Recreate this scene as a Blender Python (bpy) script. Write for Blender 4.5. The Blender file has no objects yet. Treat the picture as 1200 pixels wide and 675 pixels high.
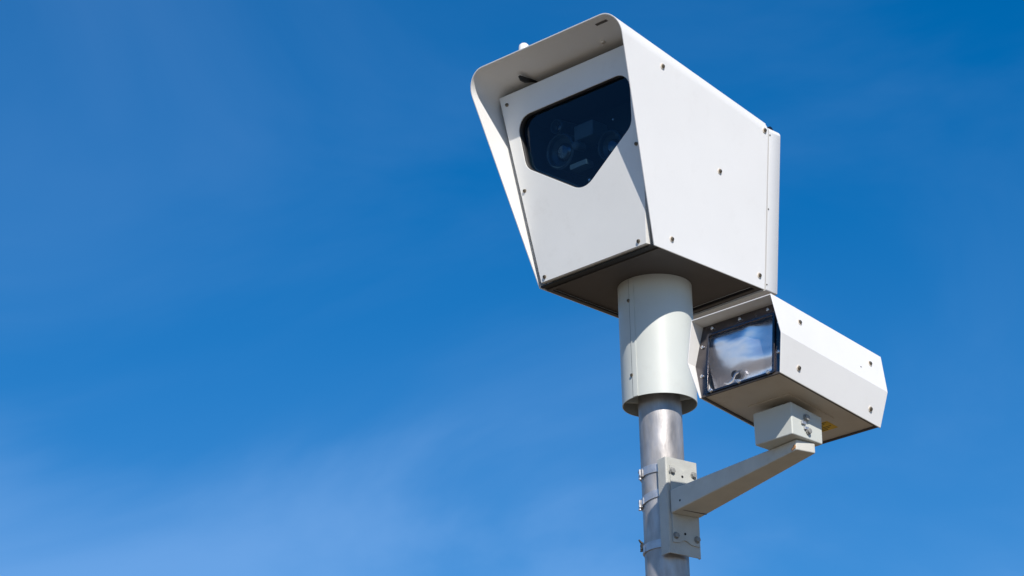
import bpy, bmesh, math, random
from mathutils import Vector, Matrix
R = math.radians
random.seed(4)
sc = bpy.context.scene
Z0 = 4.6                                   # height of the housing datum above the ground

# ------------------------------------------------------------------ camera
CAM = bpy.data.objects.new('view_camera', bpy.data.cameras.new('view_camera'))
sc.collection.objects.link(CAM)
rt = Vector((0.9980, 0.0574, -0.0261)); fw = Vector((-0.0433, 0.9253, 0.3768)).normalized()
up = rt.cross(fw).normalized(); rt = fw.cross(up).normalized()
m = Matrix((rt, up, -fw)).transposed().to_4x4()
m.translation = Vector((0, -8.1141, -2.9663 + Z0))
CAM.matrix_world = m
CAM.data.sensor_width = 36; CAM.data.lens = 36 * 3849.5 / 1200
CAM.data.clip_start = 0.1; CAM.data.clip_end = 5000
sc.camera = CAM

# ------------------------------------------------------------------ light
SUN_AZ, SUN_EL = 163.8, 36.8
w = bpy.data.worlds.new('World'); sc.world = w; w.use_nodes = True
nt = w.node_tree; N = nt.nodes; L = nt.links
for n in list(N): N.remove(n)
out = N.new('ShaderNodeOutputWorld'); bg = N.new('ShaderNodeBackground'); bg.inputs['Strength'].default_value = 0.106
sky = N.new('ShaderNodeTexSky'); sky.sky_type = 'NISHITA'; sky.sun_disc = False
sky.sun_elevation = R(SUN_EL); sky.sun_rotation = R(SUN_AZ)
sky.air_density = 1.0; sky.dust_density = 0.1; sky.ozone_density = 3.5; sky.altitude = 300
hs = N.new('ShaderNodeHueSaturation'); hs.inputs['Saturation'].default_value = 1.68; hs.inputs['Hue'].default_value = 0.503
L.new(sky.outputs[0], hs.inputs['Color'])
tc = N.new('ShaderNodeTexCoord')
mp = N.new('ShaderNodeMapping'); mp.inputs['Rotation'].default_value = (R(12), R(-32), R(10)); mp.inputs['Scale'].default_value = (2.6, 2.4, 5.0)
L.new(tc.outputs['Generated'], mp.inputs['Vector'])
ns = N.new('ShaderNodeTexNoise'); ns.inputs['Scale'].default_value = 1.6; ns.inputs['Detail'].default_value = 6; ns.inputs['Roughness'].default_value = 0.5
ns.inputs['Distortion'].default_value = 0.9
L.new(mp.outputs[0], ns.inputs['Vector'])
rp = N.new('ShaderNodeMapRange'); rp.inputs['From Min'].default_value = 0.40; rp.inputs['From Max'].default_value = 0.74
rp.inputs['To Min'].default_value = 0.0; rp.inputs['To Max'].default_value = 0.095; rp.interpolation_type = 'SMOOTHSTEP'
L.new(ns.outputs[0], rp.inputs['Value'])
# low veil of cirrus near the horizon, thinning with height
sx = N.new('ShaderNodeSeparateXYZ'); L.new(tc.outputs['Generated'], sx.inputs[0])
veil = N.new('ShaderNodeMapRange'); veil.inputs['From Min'].default_value = 0.43; veil.inputs['From Max'].default_value = 0.23
veil.inputs['To Min'].default_value = 0.0; veil.inputs['To Max'].default_value = 0.16; veil.interpolation_type = 'SMOOTHSTEP'
L.new(sx.outputs['Z'], veil.inputs['Value'])
ad = N.new('ShaderNodeMath'); ad.operation = 'ADD'; ad.use_clamp = True
L.new(rp.outputs[0], ad.inputs[0]); L.new(veil.outputs[0], ad.inputs[1])
# pale haze hugging the horizon
hz = N.new('ShaderNodeMapRange'); hz.inputs['From Min'].default_value = 0.19; hz.inputs['From Max'].default_value = 0.0
hz.inputs['To Min'].default_value = 0.0; hz.inputs['To Max'].default_value = 0.85; hz.interpolation_type = 'SMOOTHSTEP'
L.new(sx.outputs['Z'], hz.inputs['Value'])
# a bank of thin cirrus, lower edge of the blue, tilting down to the right
dp = N.new('ShaderNodeVectorMath'); dp.operation = 'DOT_PRODUCT'; dp.inputs[1].default_value = (0.2928, -0.2778, 0.9149); L.new(tc.outputs['Generated'], dp.inputs[0])
wv = N.new('ShaderNodeMath'); wv.operation = 'MULTIPLY_ADD'; wv.inputs[1].default_value = -0.22; wv.inputs[2].default_value = 0.112
L.new(ns.outputs[0], wv.inputs[0])
w2 = N.new('ShaderNodeMath'); w2.operation = 'ADD'; L.new(dp.outputs['Value'], w2.inputs[0]); L.new(wv.outputs[0], w2.inputs[1])
bk = N.new('ShaderNodeMapRange'); bk.inputs['From Min'].default_value = 0.022; bk.inputs['From Max'].default_value = -0.050
bk.inputs['To Min'].default_value = 0.0; bk.inputs['To Max'].default_value = 0.20; bk.interpolation_type = 'SMOOTHSTEP'
L.new(w2.outputs[0], bk.inputs['Value'])
a2 = N.new('ShaderNodeMath'); a2.operation = 'ADD'; a2.use_clamp = True
L.new(ad.outputs[0], a2.inputs[0]); L.new(bk.outputs[0], a2.inputs[1]); ad = a2
mx = N.new('ShaderNodeMix'); mx.data_type = 'RGBA'
L.new(ad.outputs[0], mx.inputs['Factor']); L.new(hs.outputs[0], mx.inputs['A']); mx.inputs['B'].default_value = (3.3, 5.4, 9.0, 1)
m2 = N.new('ShaderNodeMix'); m2.data_type = 'RGBA'; L.new(hz.outputs[0], m2.inputs['Factor']); L.new(mx.outputs['Result'], m2.inputs['A'])
m2.inputs['B'].default_value = (9.2, 9.9, 10.6, 1)
L.new(m2.outputs['Result'], bg.inputs['Color']); L.new(bg.outputs[0], out.inputs['Surface'])

sd = bpy.data.lights.new('sun', 'SUN'); sd.energy = 4.9; sd.angle = R(0.53); sd.color = (1.0, 0.93, 0.84)
so = bpy.data.objects.new('sun', sd); sc.collection.objects.link(so)
sv = Vector((math.sin(R(SUN_AZ)) * math.cos(R(SUN_EL)), math.cos(R(SUN_AZ)) * math.cos(R(SUN_EL)), math.sin(R(SUN_EL))))
so.rotation_euler = sv.to_track_quat('Z', 'Y').to_euler(); so.location = (3, -6, 12)
sc.view_settings.view_transform = 'Standard'; sc.view_settings.look = 'None'
sc.view_settings.exposure = 0.10; sc.view_settings.gamma = 1
sc.render.engine = 'CYCLES'; sc.cycles.max_bounces = 10; sc.cycles.transparent_max_bounces = 12

# ------------------------------------------------------------------ materials
def mat(name, col, rough=0.4, metal=0.0, var=0.0, vscale=8, dirt=0.0, dcol=(0.25, 0.2, 0.14), bump=0.0, bscale=200,
        stretch=(1, 1, 1), coat=0.0, rvar=0.0, dscale=14, spec=0.5):
    M = bpy.data.materials.new(name); M.use_nodes = True
    t = M.node_tree; n = t.nodes; l = t.links; b = n['Principled BSDF']
    b.inputs['Roughness'].default_value = rough; b.inputs['Metallic'].default_value = metal
    b.inputs['Coat Weight'].default_value = coat; b.inputs['Specular IOR Level'].default_value = spec
    co = n.new('ShaderNodeTexCoord'); mm = n.new('ShaderNodeMapping'); mm.inputs['Scale'].default_value = stretch
    l.new(co.outputs['Object'], mm.inputs['Vector'])
    def noise(s, d=4, r=0.55):
        q = n.new('ShaderNodeTexNoise'); q.inputs['Scale'].default_value = s; q.inputs['Detail'].default_value = d
        q.inputs['Roughness'].default_value = r; l.new(mm.outputs[0], q.inputs['Vector']); return q.outputs[0]
    def rng(src, a, b_, c, d):
        q = n.new('ShaderNodeMapRange'); l.new(src, q.inputs['Value'])
        for k, v in zip(('From Min', 'From Max', 'To Min', 'To Max'), (a, b_, c, d)): q.inputs[k].default_value = v
        return q.outputs[0]
    def mixc(f, A, B):
        q = n.new('ShaderNodeMix'); q.data_type = 'RGBA'; l.new(f, q.inputs['Factor'])
        for nm, v in (('A', A), ('B', B)):
            if isinstance(v, tuple): q.inputs[nm].default_value = (*v, 1)
            else: l.new(v, q.inputs[nm])
        return q.outputs['Result']
    c = tuple(col)
    if var > 0:
        f = rng(noise(vscale), 0.3, 0.7, 0, 1)
        c = mixc(f, tuple(v * (1 - var) for v in col), tuple(min(1, v * (1 + var)) for v in col))
    if dirt > 0:
        f = rng(noise(dscale, 8, 0.7), 0.56, 0.76, 0, dirt)
        c = mixc(f, c, tuple(dcol))
    if isinstance(c, tuple): b.inputs['Base Color'].default_value = (*c, 1)
    else: l.new(c, b.inputs['Base Color'])
    if rvar > 0:
        l.new(rng(noise(vscale * 2.3, 5), 0.3, 0.7, max(0.02, rough - rvar), rough + rvar), b.inputs['Roughness'])
    if bump > 0:
        bp = n.new('ShaderNodeBump'); bp.inputs['Strength'].default_value = bump; bp.inputs['Distance'].default_value = 0.002
        l.new(noise(bscale, 3), bp.inputs['Height']); l.new(bp.outputs[0], b.inputs['Normal'])
    return M

white = mat('white_powder_coat', (0.75, 0.755, 0.735), 0.42, var=0.025, vscale=5, dirt=0.10, bump=0.05, bscale=420, rvar=0.06)
cover = mat('white_cover_paint', (0.745, 0.745, 0.735), 0.42, var=0.02, vscale=4, dirt=0.06, bump=0.05, bscale=420, rvar=0.06)
collarm = mat('pale_collar_paint', (0.545, 0.57, 0.535), 0.42, var=0.03, vscale=6, dirt=0.10, bump=0.04, bscale=300, rvar=0.06)
armm = mat('pale_grey_arm_paint', (0.56, 0.555, 0.505), 0.5, var=0.06, vscale=18, dirt=0.30, dcol=(0.30, 0.24, 0.15), bump=0.15, bscale=350)
platem = mat('bracket_paint', (0.47, 0.48, 0.45), 0.5, var=0.08, vscale=24, dirt=0.25, bump=0.3, bscale=260)
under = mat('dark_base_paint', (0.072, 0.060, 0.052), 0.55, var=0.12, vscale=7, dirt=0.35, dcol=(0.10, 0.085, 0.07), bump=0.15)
pan = mat('grimy_white_pan', (0.60, 0.555, 0.48), 0.5, var=0.08, vscale=9, dirt=0.55, dcol=(0.30, 0.245, 0.17), dscale=9, bump=0.1)
black = mat('black_rubber', (0.012, 0.012, 0.013), 0.6)
voidm = mat('navy_interior', (0.010, 0.024, 0.036), 0.7)
dimg = mat('dim_grey_part', (0.085, 0.092, 0.098), 0.5)
dimd = mat('dim_dark_part', (0.026, 0.036, 0.044), 0.35)
galv = mat('galvanised_steel', (0.395, 0.385, 0.385), 0.50, 0.55, var=0.32, vscale=26, stretch=(1, 1, 0.35), dirt=0.6, dcol=(0.30, 0.29, 0.29), bump=0.35, bscale=70, rvar=0.13, dscale=30)
clampm = mat('dull_clamp_steel', (0.30, 0.30, 0.31), 0.45, 0.7, var=0.3, vscale=90, rvar=0.1)
steel = mat('band_steel', (0.52, 0.53, 0.56), 0.42, 0.7, var=0.1, vscale=60, rvar=0.1)
screwm = mat('weathered_screw', (0.20, 0.165, 0.12), 0.4, 0.8, var=0.4, vscale=300)
washm = mat('stained_washer', (0.66, 0.60, 0.52), 0.5, 0.15, var=0.2, vscale=300)
brightscrew = mat('bright_screw', (0.78, 0.78, 0.79), 0.25, 0.95)
frame_m = mat('polished_dark_frame', (0.13, 0.12, 0.125), 0.24, 0.95, var=0.3, vscale=14, rvar=0.06)
boltm = mat('painted_bolt', (0.27, 0.275, 0.265), 0.5, 0.1, var=0.15, vscale=200)
yellow = mat('yellow_sticker', (0.72, 0.46, 0.03), 0.5, var=0.15, vscale=40, dirt=0.3)
ink = mat('black_ink', (0.04, 0.035, 0.02), 0.6)
rust = mat('rusty_patch', (0.42, 0.23, 0.11), 0.8, var=0.35, vscale=160)
groundm = mat('dry_ground', (0.145, 0.110, 0.068), 0.9, var=0.25, vscale=0.4, dirt=0.5, dcol=(0.09, 0.10, 0.045), dscale=1.5, bump=0.5, bscale=8)

def tinted_glass():
    M = bpy.data.materials.new('tinted_window_glass'); M.use_nodes = True
    t = M.node_tree; n = t.nodes; l = t.links
    for q in list(n): n.remove(q)
    o = n.new('ShaderNodeOutputMaterial'); mxx = n.new('ShaderNodeMixShader'); tr = n.new('ShaderNodeBsdfTransparent')
    gl = n.new('ShaderNodeBsdfGlossy'); fr = n.new('ShaderNodeFresnel')
    tr.inputs[0].default_value = (0.62, 0.76, 0.84, 1); gl.inputs['Roughness'].default_value = 0.02; gl.inputs[0].default_value = (0.62, 0.75, 1.0, 1)
    fr.inputs['IOR'].default_value = 1.40
    ge = n.new('ShaderNodeNewGeometry'); iv = n.new('ShaderNodeMath'); iv.operation = 'SUBTRACT'; iv.inputs[0].default_value = 1.0; l.new(ge.outputs['Backfacing'], iv.inputs[1])
    mu = n.new('ShaderNodeMath'); mu.operation = 'MULTIPLY'; l.new(fr.outputs[0], mu.inputs[0]); l.new(iv.outputs[0], mu.inputs[1])
    l.new(mu.outputs[0], mxx.inputs[0]); l.new(tr.outputs[0], mxx.inputs[1]); l.new(gl.outputs[0], mxx.inputs[2]); l.new(mxx.outputs[0], o.inputs[0])
    return M
glass = tinted_glass()

def clear_glass():
    M = bpy.data.materials.new('clear_cover_glass'); M.use_nodes = True
    t = M.node_tree; n = t.nodes; l = t.links
    for q in list(n): n.remove(q)
    o = n.new('ShaderNodeOutputMaterial'); mxx = n.new('ShaderNodeMixShader'); tr = n.new('ShaderNodeBsdfTransparent')
    gl = n.new('ShaderNodeBsdfGlossy'); fr = n.new('ShaderNodeFresnel')
    tr.inputs[0].default_value = (0.97, 0.975, 0.985, 1); gl.inputs['Roughness'].default_value = 0.03
    fr.inputs['IOR'].default_value = 1.5
    ge = n.new('ShaderNodeNewGeometry'); iv = n.new('ShaderNodeMath'); iv.operation = 'SUBTRACT'; iv.inputs[0].default_value = 1.0; l.new(ge.outputs['Backfacing'], iv.inputs[1])
    mu = n.new('ShaderNodeMath'); mu.operation = 'MULTIPLY'; l.new(fr.outputs[0], mu.inputs[0]); l.new(iv.outputs[0], mu.inputs[1])
    l.new(mu.outputs[0], mxx.inputs[0]); l.new(tr.outputs[0], mxx.inputs[1]); l.new(gl.outputs[0], mxx.inputs[2]); l.new(mxx.outputs[0], o.inputs[0])
    return M
cglass = clear_glass()

def foil():
    M = bpy.data.materials.new('crumpled_reflector_foil'); M.use_nodes = True
    t = M.node_tree; n = t.nodes; l = t.links; b = n['Principled BSDF']
    b.inputs['Base Color'].default_value = (0.93, 0.92, 0.96, 1); b.inputs['Metallic'].default_value = 0.88; b.inputs['Roughness'].default_value = 0.27
    co = n.new('ShaderNodeTexCoord'); mm = n.new('ShaderNodeMapping'); mm.inputs['Scale'].default_value = (1, 1, 1.6); mm.inputs['Rotation'].default_value = (0, R(-18), 0)
    l.new(co.outputs['Object'], mm.inputs[0])
    q = n.new('ShaderNodeTexNoise'); q.inputs['Scale'].default_value = 9; q.inputs['Detail'].default_value = 2.5; l.new(mm.outputs[0], q.inputs['Vector'])
    v = n.new('ShaderNodeTexVoronoi'); v.inputs['Scale'].default_value = 11; l.new(mm.outputs[0], v.inputs['Vector'])
    a = n.new('ShaderNodeMath'); a.operation = 'MULTIPLY_ADD'; a.inputs[1].default_value = 0.35
    l.new(v.outputs[0], a.inputs[0]); l.new(q.outputs[0], a.inputs[2])
    bp = n.new('ShaderNodeBump'); bp.inputs['Strength'].default_value = 0.16; bp.inputs['Distance'].default_value = 0.02
    l.new(a.outputs[0], bp.inputs['Height']); l.new(bp.outputs[0], b.inputs['Normal'])
    return M
foilm = foil()

# ------------------------------------------------------------------ helpers
COL = sc.collection
def empty(name, loc, rot, label, cat, group=None):
    o = bpy.data.objects.new(name, None); COL.objects.link(o)
    if isinstance(rot, Matrix): o.matrix_world = Matrix.Translation(loc) @ rot.to_4x4()
    else: o.location = loc; o.rotation_euler = rot
    o.empty_display_size = 0.1
    o['label'] = label; o['category'] = cat
    if group: o['group'] = group
    return o
def link(name, me, m_, parent=None, bevel=0, smooth=True, ang=32, label=None, seg=2):
    o = bpy.data.objects.new(name, me); COL.objects.link(o)
    if m_ is not None:
        me.materials.clear(); me.materials.append(m_)
    if smooth:
        me.polygons.foreach_set('use_smooth', [True] * len(me.polygons)); me.set_sharp_from_angle(angle=R(ang))
    if bevel > 0:
        b = o.modifiers.new('edge', 'BEVEL'); b.width = bevel; b.segments = seg; b.limit_method = 'ANGLE'; b.angle_limit = R(30); b.harden_normals = True
    if parent: o.parent = parent
    if label: o['label'] = label
    return o
class MB:
    def __init__(s): s.v = []; s.f = []
    def add(s, v, f):
        k = len(s.v); s.v += [tuple(p) for p in v]; s.f += [tuple(i + k for i in q) for q in f]
    def hexa(s, bottom, top):            # 4 bottom corners ccw, 4 top
        s.add(list(bottom) + list(top), [(3, 2, 1, 0), (4, 5, 6, 7), (0, 1, 5, 4), (1, 2, 6, 5), (2, 3, 7, 6), (3, 0, 4, 7)])
    def box(s, x0, x1, y0, y1, z0, z1):
        s.hexa([(x0, y0, z0), (x1, y0, z0), (x1, y1, z0), (x0, y1, z0)], [(x0, y0, z1), (x1, y0, z1), (x1, y1, z1), (x0, y1, z1)])
    def rings(s, rings, cap=True):
        n = len(rings[0]); v = [p for r_ in rings for p in r_]; f = []
        for i in range(len(rings) - 1):
            for j in range(n): f.append((i * n + j, i * n + (j + 1) % n, (i + 1) * n + (j + 1) % n, (i + 1) * n + j))
        if cap: f.append(tuple(reversed(range(n)))); f.append(tuple((len(rings) - 1) * n + j for j in range(n)))
        s.add(v, f)
    def lathe(s, prof, c, axis, n=20, cap=True):     # prof: (radius, distance along axis)
        a = Vector(axis).normalized(); t = a.orthogonal().normalized(); b = a.cross(t); c = Vector(c)
        s.rings([[c + a * h + (t * math.cos(2 * math.pi * k / n) + b * math.sin(2 * math.pi * k / n)) * r_ for k in range(n)] for r_, h in prof], cap)
    def mesh(s, name):
        me = bpy.data.meshes.new(name); me.from_pydata(s.v, [], s.f); me.update()
        bm = bmesh.new(); bm.from_mesh(me); bmesh.ops.recalc_face_normals(bm, faces=bm.faces); bm.to_mesh(me); bm.free()
        return me
    def build(s, name, m_, parent=None, **k): return link(name, s.mesh(name), m_, parent, **k)
def flat(name, outer, holes, depth, M, m_, parent, **k):
    """sheet with holes: outlines in plane (u,v), extruded by depth along the plane normal; M maps (u,v,n)"""
    cu = bpy.data.curves.new('tmp', 'CURVE'); cu.dimensions = '2D'; cu.fill_mode = 'BOTH'; cu.extrude = depth / 2
    for pl in [outer] + holes:
        sp = cu.splines.new('POLY'); sp.points.add(len(pl) - 1); sp.use_cyclic_u = True
        for p, q in zip(sp.points, pl): p.co = (q[0], q[1], 0, 1)
    ob = bpy.data.objects.new('tmp', cu); COL.objects.link(ob)
    dg = bpy.context.evaluated_depsgraph_get(); me = bpy.data.meshes.new_from_object(ob.evaluated_get(dg))
    bpy.data.objects.remove(ob); bpy.data.curves.remove(cu)
    me.name = name
    bm = bmesh.new(); bm.from_mesh(me); bmesh.ops.remove_doubles(bm, verts=bm.verts, dist=1e-6); bmesh.ops.recalc_face_normals(bm, faces=bm.faces); bm.to_mesh(me); bm.free()
    me.transform(Matrix.Translation((0, 0, 0)) @ M)
    return link(name, me, m_, parent, **k)
def rounded(poly, rad, n=6):
    """round the corners of a 2-D polygon"""
    o = []; K = len(poly); rad = rad if isinstance(rad, (list, tuple)) else [rad] * K
    for i in range(K):
        p = Vector(poly[i]); a = Vector(poly[i - 1]) - p; b = Vector(poly[(i + 1) % K]) - p
        la, lb = a.length, b.length; a.normalize(); b.normalize()
        th = a.angle(b); r_ = rad[i]
        if r_ <= 0: o.append(tuple(p)); continue
        d = min(r_ / math.tan(th / 2), la * .49, lb * .49); rr = d * math.tan(th / 2)
        c = p + (a + b).normalized() * (rr / math.sin(th / 2))
        s0 = p + a * d - c; s1 = p + b * d - c
        a0 = math.atan2(s0.y, s0.x); a1 = math.atan2(s1.y, s1.x); da = (a1 - a0 + math.pi) % (2 * math.pi) - math.pi
        for k in range(n + 1):
            t = a0 + da * k / n; o.append((c.x + rr * math.cos(t), c.y + rr * math.sin(t)))
    return o
def tube(pts, rad, n=10):
    mb = MB(); pts = [Vector(p) for p in pts]; rings = []
    pr = None
    for i, p in enumerate(pts):
        d = (pts[min(i + 1, len(pts) - 1)] - pts[max(i - 1, 0)]).normalized()
        if pr is None: pr = d.orthogonal().normalized()
        pr = (pr - d * pr.dot(d)).normalized(); b = d.cross(pr); r_ = rad[i] if isinstance(rad, list) else rad
        rings.append([p + (pr * math.cos(2 * math.pi * k / n) + b * math.sin(2 * math.pi * k / n)) * r_ for k in range(n)])
    mb.rings(rings); return mb
SCREW = {}
def screw(parent, p, nrm, r_=0.0062, m_=None, washer=None, name='screw'):
    """pan-head screw with a socket recess, sharing mesh data"""
    m_ = m_ or screwm
    key = (round(r_, 4), m_.name)
    if key not in SCREW:
        mb = MB(); mb.lathe([(r_, -0.002), (r_, r_ * .35), (r_ * .86, r_ * .75), (r_ * .5, r_ * .92), (r_ * .42, r_ * .9), (r_ * .38, r_ * .35), (0.0001, r_ * .3)], (0, 0, 0), (0, 0, 1), 14)
        me = mb.mesh('screw'); me.materials.append(m_); me.polygons.foreach_set('use_smooth', [True] * len(me.polygons)); me.set_sharp_from_angle(angle=R(40))
        SCREW[key] = me
    o = bpy.data.objects.new(name, SCREW[key]); COL.objects.link(o); o.parent = parent
    q = Vector(nrm).to_track_quat('Z', 'Y'); o.rotation_mode = 'QUATERNION'; o.rotation_quaternion = q; o.location = p
    if washer:
        k2 = ('w', round(r_, 4), washer.name)
        if k2 not in SCREW:
            mb = MB(); mb.lathe([(r_ * 1.45, -0.001), (r_ * 1.45, 0.0008), (r_ * 1.3, 0.0012), (r_ * 0.8, 0.0012)], (0, 0, 0), (0, 0, 1), 16)
            me = mb.mesh('washer'); me.materials.append(washer); SCREW[k2] = me
        wo = bpy.data.objects.new('washer', SCREW[k2]); COL.objects.link(wo); wo.parent = o
    return o

# ------------------------------------------------------------------ ground (out of frame; carries the pole and bounces light)
mb = MB(); G = 1500
mb.add([(-G, -G, 0), (G, -G, 0), (G, G, 0), (-G, G, 0)], [(0, 1, 2, 3)])
g = mb.build('ground', groundm, smooth=False); g['kind'] = 'structure'

# ------------------------------------------------------------------ pole
pole = empty('steel_pole', (0, 0, 0), (0, 0, 0), 'round galvanised steel pole standing upright and carrying the speed camera', 'pole')
mb = MB(); mb.lathe([(0.0570, 0.0), (0.0570, Z0 + 0.30)], (0, 0, 0), (0, 0, 1), 96); mb.build('shaft', galv, pole)
mb = MB(); mb.lathe([(0.12, 0.001), (0.12, 0.02), (0.058, 0.024)], (0, 0, 0), (0, 0, 1), 32); mb.build('foot_flange', galv, pole)

# ------------------------------------------------------------------ speed camera housing
PSI = 0.7003
cam = empty('speed_camera', (0, 0, Z0), (0, 0, -PSI), 'large white hooded speed camera with dark pentagon window on top of the pole', 'speed camera')
zb, wb, k = 0.3132, 0.203, 0.1284
yf, yr, ztf, ytf, ztr = -0.2326, 0.2039, 0.9072, -0.424, 0.797
W = lambda z: wb + k * (z - zb)
YF = lambda z: yf + (ytf - yf) * (z - zb) / (ztf - zb)
nside = Vector((1, 0, -k)).normalized()
# shroud: one bent sheet, left side - rounded corner - roof - rounded corner - right side
def uprof(ztop, r_, inset=0.0):
    P = []
    n = 10; wt = W(ztop) - inset; zt = ztop - inset
    # side runs
    for i in range(9): z = zb + (zt - r_ * 1.13 - zb) * i / 8; P.append((W(z) - inset, z))
    a0 = -math.atan(k)
    cx, cz = None, None
    # circle tangent to the slanted side and to the roof
    cz = zt - r_
    # centre x so that distance to side line = r_
    cx = (W(cz) - inset) - r_ * math.sqrt(1 + k * k)
    P = [p for p in P if p[1] < cz - r_ * math.sin(-a0) - 1e-4]
    for i in range(n + 1):
        t = a0 + (math.pi / 2 - a0) * i / n; P.append((cx + r_ * math.cos(t), cz + r_ * math.sin(t)))
    Rr = P
    mid = [(cx * (1 - 2 * i / 6), zt) for i in range(1, 6)]
    Lr = [(-x, z) for x, z in reversed(P)]
    return Rr + mid + Lr
def YR(z):
    return 0.2034 if z > 0.778 else 0.2138 + (0.1975 - 0.2138) * (z - zb) / (0.775 - zb)
def shroud_mesh():
    T = 0.0035; rad = 0.058
    F = uprof(ztf, rad); B = uprof(ztr, rad * .75); Fi = uprof(ztf, rad - T, T); Bi = uprof(ztr, rad * .75 - T, T)
    n = len(F)
    assert len(B) == n and len(Fi) == n and len(Bi) == n
    S = 10
    mb = MB()
    def surf(F, B):
        rows = []
        for s in range(S + 1):
            t = s / S; row = []
            for (x, z), (x2, z2) in zip(F, B):
                zz = z + (z2 - z) * t
                y = YF(z) * (1 - t) + YR(z2) * t
                row.append((x + (x2 - x) * t, y, zz))
            rows.append(row)
        return rows
    o = surf(F, B); i_ = surf(Fi, Bi)
    v = [p for r_ in o for p in r_] + [p for r_ in i_ for p in r_]; off = (S + 1) * n; f = []
    for s in range(S):
        for j in range(n - 1):
            a = s * n + j; f.append((a, a + 1, a + n + 1, a + n)); a += off; f.append((a, a + n, a + n + 1, a + 1))
    for j in range(n - 1):
        f.append((j, j + off, j + 1 + off, j + 1)); a = S * n + j; f.append((a, a + 1, a + 1 + off, a + off))
    for s in range(S):
        for j in (0, n - 1):
            a = s * n + j; f.append((a, a + n, a + n + off, a + off))
    mb.add(v, f)
    return mb
shroud = shroud_mesh().build('shroud', cover, cam, bevel=0.0009, ang=40)
# inner body (what fills the hood behind the face plate)
py = lambda z: -0.2434 - 0.1276 * (z - zb)
def secbox(mb, x_in, y0f, y1, z0, z1a, z1b):
    """tapered box: half width W-x_in, front y0f(z), back y1, top slopes z1a (front) to z1b (back)"""
    b = [(-(W(z0) - x_in), y0f(z0), z0), (W(z0) - x_in, y0f(z0), z0), (W(z0) - x_in, y1, z0), (-(W(z0) - x_in), y1, z0)]
    t = [(-(W(z1a) - x_in), y0f(z1a), z1a), (W(z1a) - x_in, y0f(z1a), z1a), (W(z1b) - x_in, y1, z1b), (-(W(z1b) - x_in), y1, z1b)]
    mb.hexa(b, t)
tilt = math.atan(0.1276)
# plate frame: u = X, v = distance up the slanted plane from z=zb, n = outward (towards the viewer)
cs, sn = math.cos(tilt), math.sin(tilt)
PM = Matrix(((1, 0, 0, 0), (0, -sn, -cs, -0.2434), (0, cs, -sn, zb), (0, 0, 0, 1)))
V = lambda z: (z - zb) / cs
FRN = Vector((0, -cs, -sn))
P3 = lambda x, z, n=0.0: Vector((x, py(z), z)) + FRN * n
def plpoly(pts): return [(x, V(z)) for x, z in pts]
zp0, zp1 = 0.3210, 0.8620
wp = lambda z: 0.1838 + k * (z - zb) 
outer = plpoly([(-wp(zp0), zp0), (wp(zp0), zp0), (wp(zp1), zp1), (-wp(zp1), zp1)])
win = [(-0.196, 0.787), (-0.1885, 0.648), (-0.001, 0.5235), (0.1865, 0.648), (0.199, 0.787)]
win = [(-0.203, 0.788), (-0.1885, 0.643), (0.0, 0.520), (0.1885, 0.643), (0.203, 0.788)]
wr_ = [0.044, 0.042, 0.060, 0.042, 0.042]
hole = rounded(plpoly(win), wr_, 8)
T = 0.003
Mfront = PM @ Matrix.Translation((0, 0, -T / 2))
face = flat('face_plate', outer, [hole], T, Mfront, white, cam, bevel=0.0008, smooth=False)
def ringpts(pl, s):          # offset the window outline about its centroid
    c = Vector((0, V(0.672)))
    return [tuple(c + (Vector(p) - c) * s) for p in pl]
# folded flanges behind the plate rim
for nm, seg in (('side', [(-1)], ), ('side', [1])):
    s_ = seg[0]; mb = MB()
    x = lambda z: s_ * wp(z)
    a = [P3(x(zp0), zp0, -T), P3(x(zp0) - s_ * .0025, zp0, -T), P3(x(zp0) - s_ * .0025, zp0, -.018), P3(x(zp0), zp0, -.018)]
    b = [P3(x(zp1), zp1, -T), P3(x(zp1) - s_ * .0025, zp1, -T), P3(x(zp1) - s_ * .0025, zp1, -.018), P3(x(zp1), zp1, -.018)]
    mb.hexa(a, b); mb.build('plate_flange', white, face)
mb = MB(); e = wp(zp0) - .0027
mb.hexa([P3(-e, zp0, -T), P3(e, zp0, -T), P3(e, zp0, -.018), P3(-e, zp0, -.018)], [P3(-e, zp0 + .0025, -T), P3(e, zp0 + .0025, -T), P3(e, zp0 + .0025, -.018), P3(-e, zp0 + .0025, -.018)])
mb.build('plate_flange', white, face)
# gasket lining the window opening, seal ring, glass, cavity
flat('window_gasket', ringpts(hole, 1.025), [ringpts(hole, 0.994)], 0.024, PM @ Matrix.Translation((0, 0, -T - 0.012)), black, cam, smooth=False)
flat('inner_frame', ringpts(hole, 1.02), [ringpts(hole, 0.962)], 0.003, PM @ Matrix.Translation((0, 0, -0.0235)), voidm, cam, smooth=False, bevel=0.0005)
flat('window_glass', ringpts(hole, 0.99), [], 0.003, PM @ Matrix.Translation((0, 0, -0.0190)), glass, cam, smooth=False)
# body as a frame plate + cavity walls + shell
bx_o = plpoly([(-(W(zb + .006) - .016), zb + .006), (W(zb + .006) - .016, zb + .006), (W(0.852) - .016, 0.852), (-(W(0.852) - .016), 0.852)])
body = flat('body', bx_o, [ringpts(hole, 1.0)], 0.004, PM @ Matrix.Translation((0, 0, -0.0300)), white, cam, smooth=False)
# cavity: extruded window outline going back, dark, closed at the rear
mb = MB(); o1 = ringpts(hole, 1.03)
rg = []
for dn in (-0.0270, -0.19):
    rg.append([PM @ Vector((p[0], p[1], dn)) for p in o1])
n_ = len(o1); f = [(j, (j + 1) % n_, n_ + (j + 1) % n_, n_ + j) for j in range(n_)] + [tuple(n_ + j for j in range(n_))]
mb.add(rg[0] + rg[1], f); cav = mb.build('camera_bay', voidm, cam, smooth=False)
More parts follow.
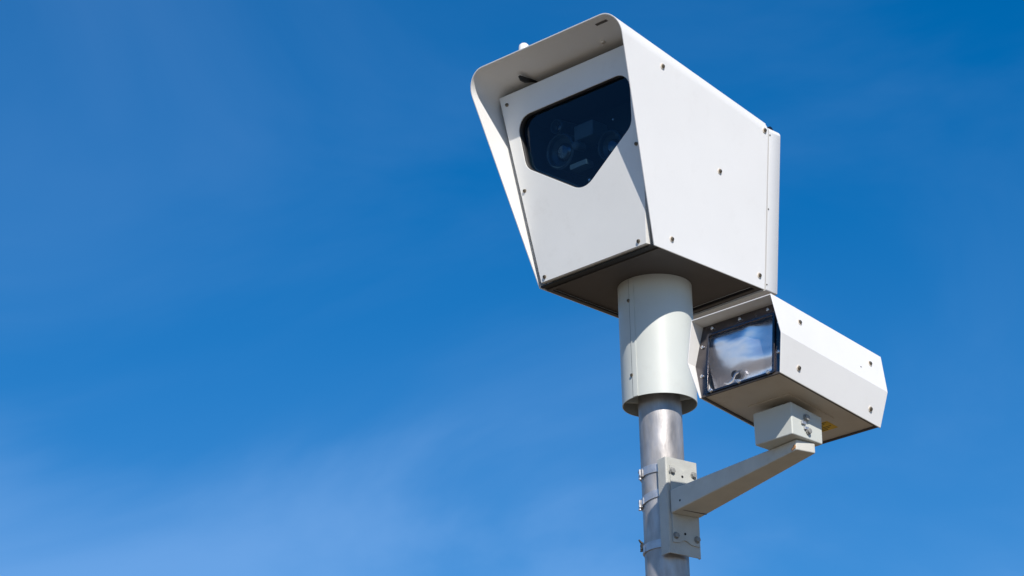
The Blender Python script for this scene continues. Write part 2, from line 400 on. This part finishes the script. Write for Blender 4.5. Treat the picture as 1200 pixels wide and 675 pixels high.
# body shell sides/top/back (behind the frame plate)
mb = MB(); b0 = 0.0135
def yb(z): return py(z) + 0.027
vb = []
for z in (zb + .006, 0.852):
    vb += [(-(W(z) - b0), yb(z), z), (W(z) - b0, yb(z), z)]
z1b = 0.775
vb += [(-(W(zb + .006) - b0), .185, zb + .006), (W(zb + .006) - b0, .185, zb + .006), (-(W(z1b) - b0), .185, z1b), (W(z1b) - b0, .185, z1b)]
mb.add(vb, [(0, 4, 6, 2), (1, 3, 7, 5), (2, 6, 7, 3), (4, 5, 7, 6)])
mb.build('body_shell', white, body, smooth=False)
# lenses and fittings behind the glass
def barrel(x, z, r_, dn, dd, m_, name='lens', ring=True):
    c = PM @ Vector((x, V(z), dn)); ax = FRN
    mb = MB(); mb.lathe([(r_, -dd), (r_, 0), (r_ * .9, .002), (r_ * .84, 0), (r_ * .8, -.012), (r_ * .45, -.02), (0.0002, -.014)], c, ax, 36)
    o = mb.build(name, m_, cam)
    if ring:
        mb = MB(); mb.lathe([(r_ * .93, .0015), (r_ * .9, .0035), (r_ * .87, .0015)], c, ax, 40, cap=False); mb.build('lens_ring', dimg, o)
        mb = MB(); mb.lathe([(r_ * .5, -.016), (r_ * .35, -.010), (0.0002, -.008)], c, ax, 28); mb.build('lens_element', frame_m, o)
    return o
barrel(-0.110, 0.675, 0.050, -0.055, .10, dimd)
barrel(-0.103, 0.740, 0.021, -0.045, .08, dimd)
barrel(0.045, 0.645, 0.042, -0.075, .09, dimd)
mb = MB(); c = PM @ Vector((-0.025, V(0.708), -0.06)); mb.box(c.x - .034, c.x + .034, c.y, c.y + .06, c.z - .022, c.z + .022); mb.build('flash_head', dimg, cam, bevel=.003)
mb = MB(); c = PM @ Vector((-0.05, V(0.618), -0.05)); mb.box(c.x - .030, c.x + .030, c.y, c.y + .03, c.z - .008, c.z + .008); mb.build('terminal_block', dimg, cam, bevel=.002)
mb = MB(); c = PM @ Vector((-0.050, V(0.672), -0.05)); mb.lathe([(.012, -.03), (.012, .0), (.008, .004), (0.0002, .004)], c, FRN, 18); mb.build('sensor', dimg, cam)
screw(cam, PM @ Vector((0.0, V(0.555), -0.03)), FRN, .0045, brightscrew)
screw(cam, PM @ Vector((0.105, V(0.69), -0.03)), FRN, .003, brightscrew)
# face plate screws
for x, z in [(-0.2285, 0.835), (-0.203, 0.5828), (-0.170, 0.3333), (0.1610, 0.3333), (0.1955, 0.5881), (0.2285, 0.835)]:
    screw(cam, P3(x, z, 0), FRN, .0052, screwm, None)
# side screws, right and left
for Y, z in [(-0.2415, 0.799), (0.1821, 0.7517), (0.0069, 0.5836), (-0.1682, 0.347), (0.1889, 0.3457)]:
    screw(cam, (W(z) + .0006, Y, z), nside, .0056, screwm, washm)
    screw(cam, (-W(z) - .0006, Y, z), (-nside.x, 0, nside.z), .0056, screwm, washm)
# under-hood fittings: slot, rivet, cable
slope = (ztr - ztf) / (0.2034 - ytf)
roofz = lambda Y: ztf - .0035 + slope * (Y - ytf)
mb = MB(); 
for q in ((0.176, 0.214, -0.4005, -0.3930),):
    mb.hexa([(q[0], q[2], roofz(q[2]) - .0012), (q[1], q[2], roofz(q[2]) - .0012), (q[1], q[3], roofz(q[3]) - .0012), (q[0], q[3], roofz(q[3]) - .0012)],
            [(q[0], q[2], roofz(q[2]) + .001), (q[1], q[2], roofz(q[2]) + .001), (q[1], q[3], roofz(q[3]) + .001), (q[0], q[3], roofz(q[3]) + .001)])
mb.build('drain_slot', under, shroud)
screw(shroud, (0.1389, -0.3294, roofz(-0.3294)), (0, 0, -1), .0068, washm, None, 'rivet')
cz_ = roofz(-.33)
tube([(-0.150, -0.345, cz_ - .004), (-0.148, -0.338, cz_ - .010), (-0.145, -0.325, cz_ - .012), (-0.141, -0.308, cz_ - .009), (-0.138, -0.292, cz_ - .008), (-0.136, -0.275, cz_ - .012)],
     [.003, .0072, .0078, .005, .0032, .003], 12).build('cable_gland', black, cam)
# antenna dome on the roof
mb = MB(); mb.lathe([(.0185, .0030), (.0185, .006), (.0150, .007), (.0140, .042), (.0125, .047), (.0085, .0510), (.004, .0530), (.0003, .0533)], (-0.0968, -0.38, roofz(-.38)), (0, 0, 1), 28)
mb.build('antenna_dome', cover, cam)
# base: folded rim + recessed bottom plate
def rect(x, y0, y1): return [(-x, y0), (x, y0), (x, y1), (-x, y1)]
I4 = Matrix.Identity(4)
def floorM(z): return Matrix.Translation((0, 0, z))
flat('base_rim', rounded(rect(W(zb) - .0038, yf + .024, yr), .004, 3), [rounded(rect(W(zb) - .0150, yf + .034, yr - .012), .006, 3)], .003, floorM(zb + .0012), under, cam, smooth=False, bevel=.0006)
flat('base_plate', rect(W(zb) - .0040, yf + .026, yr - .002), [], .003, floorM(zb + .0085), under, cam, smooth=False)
mb = MB(); mb.box(-.1985, .1985, yf + .003, yf + .0255, zb + .003, zb + .0065); mb.build('front_gap_shade', black, cam, smooth=False)  # black strip painting in the shade of the open gap under the plate
# rear door: shallow folded tray with rounded top corners
dz0, dz1 = 0.3140, 0.772
def door():
    mb = MB(); n0 = 0.2100; n1 = 0.2700; ins = .001
    prof = rounded([(-(W(dz0) - ins), dz0), (W(dz0) - ins, dz0), (W(dz1) - ins, dz1), (-(W(dz1) - ins), dz1)], [.004, .004, .016, .016], 5)
    sl = lambda z, y: y - .0175 * (z - dz0) / (dz1 - dz0)
    A = [(x, sl(z, n0 + .010), z) for x, z in prof]; B = [(x, sl(z, n1 - .002), z) for x, z in prof]
    C_ = [(x * .985, sl(z, n1 + .001), dz0 + (z - dz0) * .99 + .003) for x, z in prof]
    mb.rings([A, B, C_]); return mb
rd = door().build('rear_door', cover, cam, ang=50)
mb = MB(); zt_ = dz1 - .012
secbox(mb, .008, lambda z: 0.19, .222, zb + .006, .745, .745); mb.build('door_seal', black, rd, smooth=False)
for z in (0.746, 0.5386, 0.3298):
    for s_ in (1, -1): screw(rd, (s_ * (W(z) - .001), .2190 + .004 - .0175 * (z - dz0) / (dz1 - dz0), z), (s_ * nside.x, 0, nside.z), .0022, screwm, None, 'rivet')
mb = MB(); z = .766; mb.lathe([(.011, -.004), (.011, .004)], (W(z) - .012, .218, z), (1, 0, 0), 16); mb.build('hinge_knuckle', frame_m, rd)
# collar sleeve round the top of the pole (world-round, so in camera frame too)
RC = 0.0991; zc = -0.0144
def arc_sheet(r0, r1, a0, a1, z0, z1, n=96):
    """sheet between two radii and angles; angles in the camera empty's frame"""
    mb = MB(); full = abs(a1 - a0) > 2 * math.pi - 1e-4; m_ = n if full else n + 1; v = []
    for z in (z0, z1):
        for r_ in (r0, r1):
            for i in range(m_):
                t = a0 + (a1 - a0) * i / n; v.append((r_ * math.cos(t), r_ * math.sin(t), z))
    f = []
    for i in range(n):
        j = (i + 1) % m_
        f += [(i, j, 2 * m_ + j, 2 * m_ + i), (m_ + i, 3 * m_ + i, 3 * m_ + j, m_ + j), (i, m_ + i, m_ + j, j), (2 * m_ + i, 2 * m_ + j, 3 * m_ + j, 3 * m_ + i)]
    if not full:
        f += [(0, 2 * m_, 3 * m_, m_), (n, m_ + n, 3 * m_ + n, 2 * m_ + n)]
    mb.add(v, f); return mb
rot = PSI                       # world angle + PSI = angle in the empty's frame
collar = arc_sheet(RC - .003, RC - .0004, 0, 2 * math.pi, zc, zb + .007, 128).build('collar', collarm, cam, bevel=.0006)
aS = R(-133) + rot
arc_sheet(RC - .0003, RC + .0012, aS, aS + R(9), zc + .001, zb + .005, 10).build('collar_overlap', collarm, collar, bevel=.0004)
arc_sheet(RC - .0004, RC + .0002, aS - R(0.9), aS - R(0.05), zc + .001, zb + .005, 3).build('collar_seam', black, collar)
for zz, aa in ((0.2577, -136.0), (0.0478, -135.6)):
    t = R(aa) + rot + R(1.5); screw(collar, (RC * math.cos(t), RC * math.sin(t), zz), (math.cos(t), math.sin(t), 0), .0048, screwm, None)
for aa in (-166, -22):
    t = R(aa) + rot; mb = MB(); c, s = math.cos(t), math.sin(t); ux, uy = -s * .0015, c * .0015
    r0, r1 = .0575, RC - .003
    bt = [(r0 * c - ux, r0 * s - uy), (r1 * c - ux, r1 * s - uy), (r1 * c + ux, r1 * s + uy), (r0 * c + ux, r0 * s + uy)]
    mb.hexa([(x, y, zc + .004) for x, y in bt], [(x, y, .2) for x, y in bt]); mb.build('spacer_fin', collarm, collar)

# ------------------------------------------------------------------ mounting bracket and arm
TH = 0.8708
br = empty('mounting_bracket', (0, 0, Z0), (0, 0, -TH), 'pale bracket arm strapped to the pole with steel bands, holding up the smaller unit', 'bracket')
xf = 0.0780; yc = 0.0
# channel plate: face + two flanges going back to the pole
mb = MB(); za, zt2 = -0.447, -0.1875
prof = [(xf, -.052), (xf, .048), (xf - .003, .051), (xf - .010, .051), (xf - .010, .048), (xf - .004, .047), (xf - .004, -.051), (xf - .034, -.052), (xf - .034, -.055), (xf - .003, -.055)]
mb.rings([[(x, y, za) for x, y in prof], [(x, y, zt2) for x, y in prof]]); chan = mb.build('channel_plate', platem, br, bevel=.0012)
SM = Matrix(((0, 0, 1, xf), (1, 0, 0, 0), (0, 1, 0, 0), (0, 0, 0, 1)))   # (u,v,n) -> (x=n, y=u, z=v)
def scallop():
    P = []
    zt3, zb3 = -0.2095, -0.4175
    for i in range(13):                       # bottom, left to right
        t = i / 12; y = -.044 + .0885 * t; P.append((y, zb3 + .010 * math.exp(-((y + .004) / .014) ** 2)))
    for i in range(13):
        t = i / 12; y = .0445 - .0885 * t; P.append((y, zt3 - .010 * math.exp(-((y + .004) / .014) ** 2)))
    return P
flat('arm_foot', scallop(), [], .0035, SM @ Matrix.Translation((0, 0, .002)), platem, br, bevel=.0008, smooth=False)
for y, z in [(-0.0385, -0.226), (0.033, -0.2257), (-0.0345, -0.3995), (0.0350, -0.3998)]:
    mb = MB(); mb.lathe([(.0098, 0), (.0098, .0015)], (xf + .0036, y, z), (1, 0, 0), 20); mb.lathe([(.0080, .0014), (.0080, .006), (.0068, .0075)], (xf + .0036, y, z), (1, 0, 0), 6); mb.build('bolt', boltm, br, bevel=.0006)
for y, z in [(-0.0045, -0.2358), (-0.0040, -0.3905)]:
    mb = MB(); mb.lathe([(.0036, -.0015), (.0036, .0002)], (xf + .0040, y, z), (1, 0, 0), 14); mb.build('bolt_hole', black, br)
# arm: tapered hollow section
mb = MB(); xe = 0.569; xr = xf + .0036
A = [(xr, -.0485, -.342), (xr, .0485, -.339), (xr, .0485, -.2790), (xr, -.0485, -.2790)]
B = [(xe, -.0480, -.3145), (xe, .0150, -.3125), (xe, .0150, -.2860), (xe, -.0480, -.2860)]
mb.rings([A, B]); arm = mb.build('arm', armm, br, bevel=.0035, seg=3)
mb = MB()
zu = lambda x: -.3415 + (.0370) * (x - xr) / (xe - xr)
mb.hexa([(xr + .030, -.044, zu(xr + .03) - .0008), (xr + .033, -.044, zu(xr + .033) - .0008), (xr + .033, .044, zu(xr + .033) + .0004), (xr + .030, .044, zu(xr + .03) + .0004)],
        [(xr + .030, -.044, zu(xr + .03) + .001), (xr + .033, -.044, zu(xr + .033) + .001), (xr + .033, .044, zu(xr + .033) + .003), (xr + .030, .044, zu(xr + .03) + .003)])
mb.build('weld_seam', under, arm)
mb = MB(); mb.lathe([(.0032, -.001), (.0032, .0012)], (xr + .038, -.0475, -.318), (0, -1, 0), 12); mb.build('drain_hole', black, arm)
# rust chip on the arm's near end corner
mb = MB(); 
mb.lathe([(.0062, 0.0), (.0050, .0011), (.0003, .0014)], (xe - .0075, -.0482, -.3050), (0, -1, 0), 9); mb.lathe([(.0040, 0.0), (.003, .0012), (.0003, .0015)], (xe - .014, -.0490, -.3090), (0, -1, 0), 7)
mb.build('rust_chip', rust, arm)
# mount box (yawed like the camera)
DM = Matrix.Rotation(TH - PSI, 4, 'Z')     # camera-frame coordinates -> bracket-frame coordinates
UP = Vector((0.5005, -0.308, -0.1724))     # flash unit origin, in its own yaw frame
PS2, AL, BE = 0.6779, 0.1047, 0.0021
RZ = Matrix.Rotation(-PS2, 3, 'Z'); RX = Matrix.Rotation(-AL, 3, 'X'); RY = Matrix.Rotation(BE, 3, 'Y')
MF = RZ @ RX @ RY; OF = RZ @ UP
def pan_z(x, y):      # height (bracket/world z rel. datum) of the flash unit's underside over camera-frame x,y
    p = Matrix.Rotation(-PSI, 3, 'Z') @ Vector((x, y, 0)); nrm = MF @ Vector((0, 0, 1))
    return (nrm.dot(OF) - nrm.x * p.x - nrm.y * p.y) / nrm.z
bx0, bx1, by0, by1, bz = .4475, .5690, -.1765, -.0550, -.2857
mb = MB()
bot = [(bx0 + .001, by0 + .001), (bx1 - .001, by0 + .001), (bx1 - .001, by1 - .001), (bx0 + .001, by1 - .001)]; top = [(bx0, by0), (bx1, by0), (bx1, by1), (bx0, by1)]
mb.hexa([DM @ Vector((x, y, bz + .0008)) for x, y in bot], [DM @ Vector((x, y, pan_z(x, y) - .0150)) for x, y in top])
mbox = mb.build('mount_box', collarm, br, bevel=.004, seg=3)
mb = MB(); gx = .015
top2 = [(bx0 + gx * 2, by0 + gx * 2), (bx1 - gx * 2, by0 + gx * 2), (bx1 - gx * 2, by1 - gx * 2), (bx0 + gx * 2, by1 - gx * 2)]
mb.hexa([DM @ Vector((x, y, pan_z(x, y) - .0160)) for x, y in top2], [DM @ Vector((x, y, pan_z(x, y) - .0002)) for x, y in top2]); mb.build('gasket', black, mbox)
nx = DM.to_3x3() @ Vector((1, 0, 0))
p1 = DM @ Vector((bx1 + .0003, -.1205, pan_z(bx1, -.1205) - .040)); p2 = DM @ Vector((bx1 + .0003, -.115, pan_z(bx1, -.115) - .073))
for p_, rr in ((p1, .0105), (p2, .0092)):
    mb = MB(); mb.lathe([(rr, 0), (rr, .002), (rr * .72, .0022), (rr * .72, .0075), (rr * .5, .0085)], p_, nx, 14); mb.build('pivot_bolt', boltm, mbox)
# bent clip between the bolts
ny = DM.to_3x3() @ Vector((0, 1, 0))
mb = MB(); c0 = p2 + Vector((0, 0, .014)) - ny * .012
for a, b, t_ in ((-.014, .012, 0), (-.004, .020, -.012)):
    q = c0 + Vector((0, 0, t_)) + ny * a
    mb.hexa([q, q + ny * .016, q + ny * .016 + nx * .004, q + nx * .004], [q + Vector((0, 0, .008)), q + ny * .016 + Vector((0, 0, .008)), q + ny * .016 + nx * .004 + Vector((0, 0, .008)), q + nx * .004 + Vector((0, 0, .008))])
mb.build('clip', steel, mbox, bevel=.0008)
# steel bands round the pole
def band(z, dz, tilt_, tip):
    """z at the buckle side, tilt raises the plate side"""
    n = 80; r0, r1 = .0572, .0602; v = []; f = []
    a0 = R(52); a1 = R(360 - 52)
    for i in range(n + 1):
        t = a0 + (a1 - a0) * i / n; c, s = math.cos(t), math.sin(t)
        zz = z + tilt_ * (c * 0.5 + .5)
        for r_, h in ((r0, -dz / 2), (r1, -dz / 2), (r1, dz / 2), (r0, dz / 2)): v.append((r_ * c, r_ * s, zz + h))
    for i in range(n):
        for j in range(4): a = i * 4 + j; b = i * 4 + (j + 1) % 4; f.append((a, b, b + 4, a + 4))
    f += [(0, 1, 2, 3), (4 * n + 3, 4 * n + 2, 4 * n + 1, 4 * n)]
    mb = MB(); mb.add(v, f); o = mb.build('band', steel, br, bevel=.0004)
    # tail of the band lying over itself
    mb = arc_sheet(r1, r1 + .0014, R(210), R(258), z - dz * .42 + tilt_ * .3, z + dz * .42 + tilt_ * .3, 20); mb.build('band_tail', steel, o)
    return o
def world_to_br(a): return R(a) + TH
b1_ = band(-.2075, .023, .004, 0)
b2_ = band(-.2905, .021, .022, 0)
b3_ = band(-.4125, .022, .004, 0)
def buckle(parent, ang, z, rad=.0590, s=1.0, m_=clampm):
    t = world_to_br(ang); c, sn_ = math.cos(t), math.sin(t); er = Vector((c, sn_, 0)); et = Vector((-sn_, c, 0)); C0 = er * rad + Vector((0, 0, z))
    mb = MB()
    def bxx(r0, r1, t0, t1, z0, z1):
        q = lambda r_, tt, zz: C0 + er * r_ + et * tt + Vector((0, 0, zz))
        mb.hexa([q(r0, t0, z0), q(r1, t0, z0), q(r1, t1, z0), q(r0, t1, z0)], [q(r0, t0, z1), q(r1, t0, z1), q(r1, t1, z1), q(r0, t1, z1)])
    bxx(-.002, .0035, -.012 * s, .012 * s, -.0115 * s, .0115 * s)
    bxx(.0035, .0085, -.009 * s, .001 * s, .004 * s, .0105 * s); bxx(.0035, .0085, -.006 * s, .007 * s, -.0105 * s, -.004 * s)
    o = mb.build('buckle', m_, parent, bevel=.0009)
    mb = MB(); mb.lathe([(.0036 * s, -.014 * s), (.0036 * s, .014 * s), (.0052 * s, .0142 * s), (.0052 * s, .018 * s)], C0 + er * .0058, (0, 0, -1), 12); mb.build('buckle_screw', steel if m_ is clampm else m_, o)
    return o
buckle(b1_, -158, -.2095, .0588, .85); buckle(b2_, -171, -.2885, .0585, .85); buckle(b3_, -178, -.4020, .0590, .62, black)
mb = MB(); t = world_to_br(180); q = Vector((math.cos(t), math.sin(t), 0))
tube([q * .060 + Vector((0, 0, -.392)), q * .066 + Vector((0, 0, -.386)), q * .070 + Vector((0, 0, -.380))], [.004, .003, .002], 8).build('tie_end', black, b3_)

# ------------------------------------------------------------------ flash unit
fl = empty('flash_unit', OF + Vector((0, 0, Z0)), MF, 'smaller white six-sided flash unit with mirrored front window on the arm', 'flash unit')
wt, wr2, wb2, zr, zt4 = .1258, .1482, .1263, .0927, .1983
yt_, yr_ = -.0403, -.0255; Lt, Lr_, Lb = .4103, .4085, .4073
def shell():
    Tt = .003
    def ring(front, ins):
        s = ins
        yy = (0, yr_, yt_) if front else (Lb, Lr_, Lt)
        return [(-(wb2 - s), yy[0], 0), (-(wr2 - s), yy[1], zr), (-(wt - s * .8), yy[2], zt4 - s), (wt - s * .8, yy[2], zt4 - s), (wr2 - s, yy[1], zr), (wb2 - s, yy[0], 0)]
    Fo, Fi, Bo, Bi = ring(1, 0), ring(1, Tt), ring(0, 0), ring(0, Tt)
    v = Fo + Fi + Bo + Bi; f = []
    for j in range(5):
        f += [(j, j + 1, 12 + j + 1, 12 + j), (6 + j, 18 + j, 18 + j + 1, 6 + j + 1), (j, 6 + j, 7 + j, j + 1), (12 + j, 13 + j, 19 + j, 18 + j)]
    for j in (0, 5): f += [(j, 12 + j, 18 + j, 6 + j)]
    mb = MB(); mb.add(v, f); return mb
sh = shell().build('cover', cover, fl, bevel=.0010, ang=12)
def hexring(s, top=None):   # outline in (x,z) for inner plates
    return [(-(wb2 - s), s * .6), (wb2 - s, s * .6), (wr2 - s, zr), (wt - s * .8, zt4 - s), (-(wt - s * .8), zt4 - s), (-(wr2 - s), zr)]
FMx = lambda y: Matrix(((1, 0, 0, 0), (0, 0, -1, y), (0, 1, 0, 0), (0, 0, 0, 1)))
flat('rear_cap', hexring(.0032), [], .004, FMx(Lb - .006), cover, fl, smooth=False)
wing = [(-.104, .0085), (.104, .0085), (.104, .1665), (-.104, .1665)]
fr = flat('window_frame', hexring(.0034), [rounded(wing, .004, 3)], .004, FMx(.006), frame_m, fl, bevel=.0010)
gask = flat('window_gasket', rounded([(-.107, .006), (.107, .006), (.107, .169), (-.107, .169)], .005, 3), [rounded([(-.1005, .0115), (.1005, .0115), (.1005, .1635), (-.1005, .1635)], .004, 3)], .005, FMx(.0015), frame_m, fl, bevel=.0012)
flat('window_glass', rounded([(-.1012, .0108), (.1012, .0108), (.1012, .1642), (-.1012, .1642)], .003, 2), [], .003, FMx(.0035), cglass, fl, smooth=False)
# reflector: curved mirrored sheet behind the glass, gently buckled
def sstep(a, b, x):
    x = min(1, max(0, (x - a) / (b - a))); return x * x * (3 - 2 * x)
def REFL(u, t, y0=.050):
    # buckled mirror film: slope changes up the sheet and across it
    y = y0; n = 60; dt = (t + 1) / n
    for q_ in range(n):
        tt = -1 + (q_ + .5) * dt
        top = .335 - .20 * sstep(-.5, .5, u + .15 * tt) + .03 * math.sin(5 * u + 1.2)
        bot = .12 + .08 * math.sin(6 * u - 3 * tt)
        s_ = bot + (.50 - bot) * sstep(-.62, -.42, tt) if tt < -.3 else .50 + (top - .50) * sstep(-.26, -.02, tt)
        y -= s_ * dt * .0765
    return max(.0125, y + .004 * u * u)
mb = MB(); nx_, nz_ = 26, 20; v = []; f = []
for j in range(nz_ + 1):
    for i in range(nx_ + 1):
        u = i / nx_ * 2 - 1; t = j / nz_ * 2 - 1
        y = REFL(u, t)
        v.append((u * (.118 if u < 0 else .106), y, .0875 + t * .0795))
for j in range(nz_):
    for i in range(nx_): a = j * (nx_ + 1) + i; f.append((a, a + 1, a + nx_ + 2, a + nx_ + 1))
mb.add(v, f); mb.build('reflector', foilm, fl, ang=180)
# flash tube inside
mb = MB(); mb.lathe([(.010, 0), (.010, .014), (.007, .017), (.0003, .017)], (-.038, .040, .052), (0, -1, 0), 16); mb.build('flash_tube', black, fl, bevel=.001)
tube([(-.066, .022, .034), (-.05, .020, .026), (-.038, .019, .030), (-.030, .020, .046), (-.022, .022, .050)], [.002, .003, .003, .0028, .002], 8).build('tube_lead', brightscrew, fl)
# frame screws
for x, z in [(-.0915, .1830), (-.0040, .1830), (.0840, .1830), (-.1220, .1390), (-.1215, .0590), (.1190, .1390), (.1185, .0590), (-.0895, .0042), (-.0010, .0042), (.0890, .0042)]:
    screw(fl, (x, .0038 if z > .01 else -.0012, z + (0.0 if z > .01 else .0062)), (0, -1, 0), .0050, brightscrew)
# cover screws on both flanks
nu = Vector((zt4 - zr, 0, wr2 - wt)).normalized(); nl = Vector((zr, 0, -(wr2 - wb2))).normalized()
for Y, z in [(.0638, .1575), (.3512, .1545), (.062, .0325), (.3546, .0305)]:
    xx = (wr2 + (wt - wr2) * (z - zr) / (zt4 - zr)) if z > zr else wb2 + (wr2 - wb2) * z / zr
    nn = nu if z > zr else nl
    for s_ in (1, -1): screw(fl, (s_ * (xx + .0004), Y, z), (s_ * nn.x, 0, nn.z), .0054, screwm, washm)
mb = MB(); z = .1268; mb.lathe([(.0019, -.001), (.0019, .0009)], (wr2 + (wt - wr2) * (z - zr) / (zt4 - zr), .3056, z), nu, 10); mb.build('vent_hole', black, sh)
# underside: recessed pan with a lip
pn = flat('bottom_pan', rect(wb2 - .0055, .004, Lb - .004), [], .003, Matrix.Translation((0, 0, .0070)), pan, fl, smooth=False, bevel=.001)
mb = MB()
for x0, x1, y0, y1 in ((-(wb2 - .0036), -(wb2 - .0085), .003, Lb - .004), (wb2 - .0085, wb2 - .0036, .003, Lb - .004), (-(wb2 - .0087), wb2 - .0087, Lb - .010, Lb - .004), (-(wb2 - .0087), wb2 - .0087, .003, .008)):
    mb.box(min(x0, x1), max(x0, x1), y0, y1, .0012, .0052)
mb.build('pan_lip', under, pn, smooth=False)
# pad under which the box bolts on (raised seam on the pan), and the yellow sticker
PZ = .0055
mb = MB(); mb.box(-.068, .062, .118, .300, PZ - .0022, PZ - .0001); mb.build('mount_pad', pan, pn, bevel=.001)
st = MB(); st.box(-.040, .037, .302, .350, PZ - .0006, PZ - .0001); st = st.build('warning_sticker', yellow, fl, smooth=False)
mb = MB()
for i in range(6):
    y = .307 + i * .0072; mb.box(-.034, .030 - (i % 3) * .010, y, y + .0024, PZ - .0009, PZ - .00065)
mb.build('sticker_print', ink, st, smooth=False)
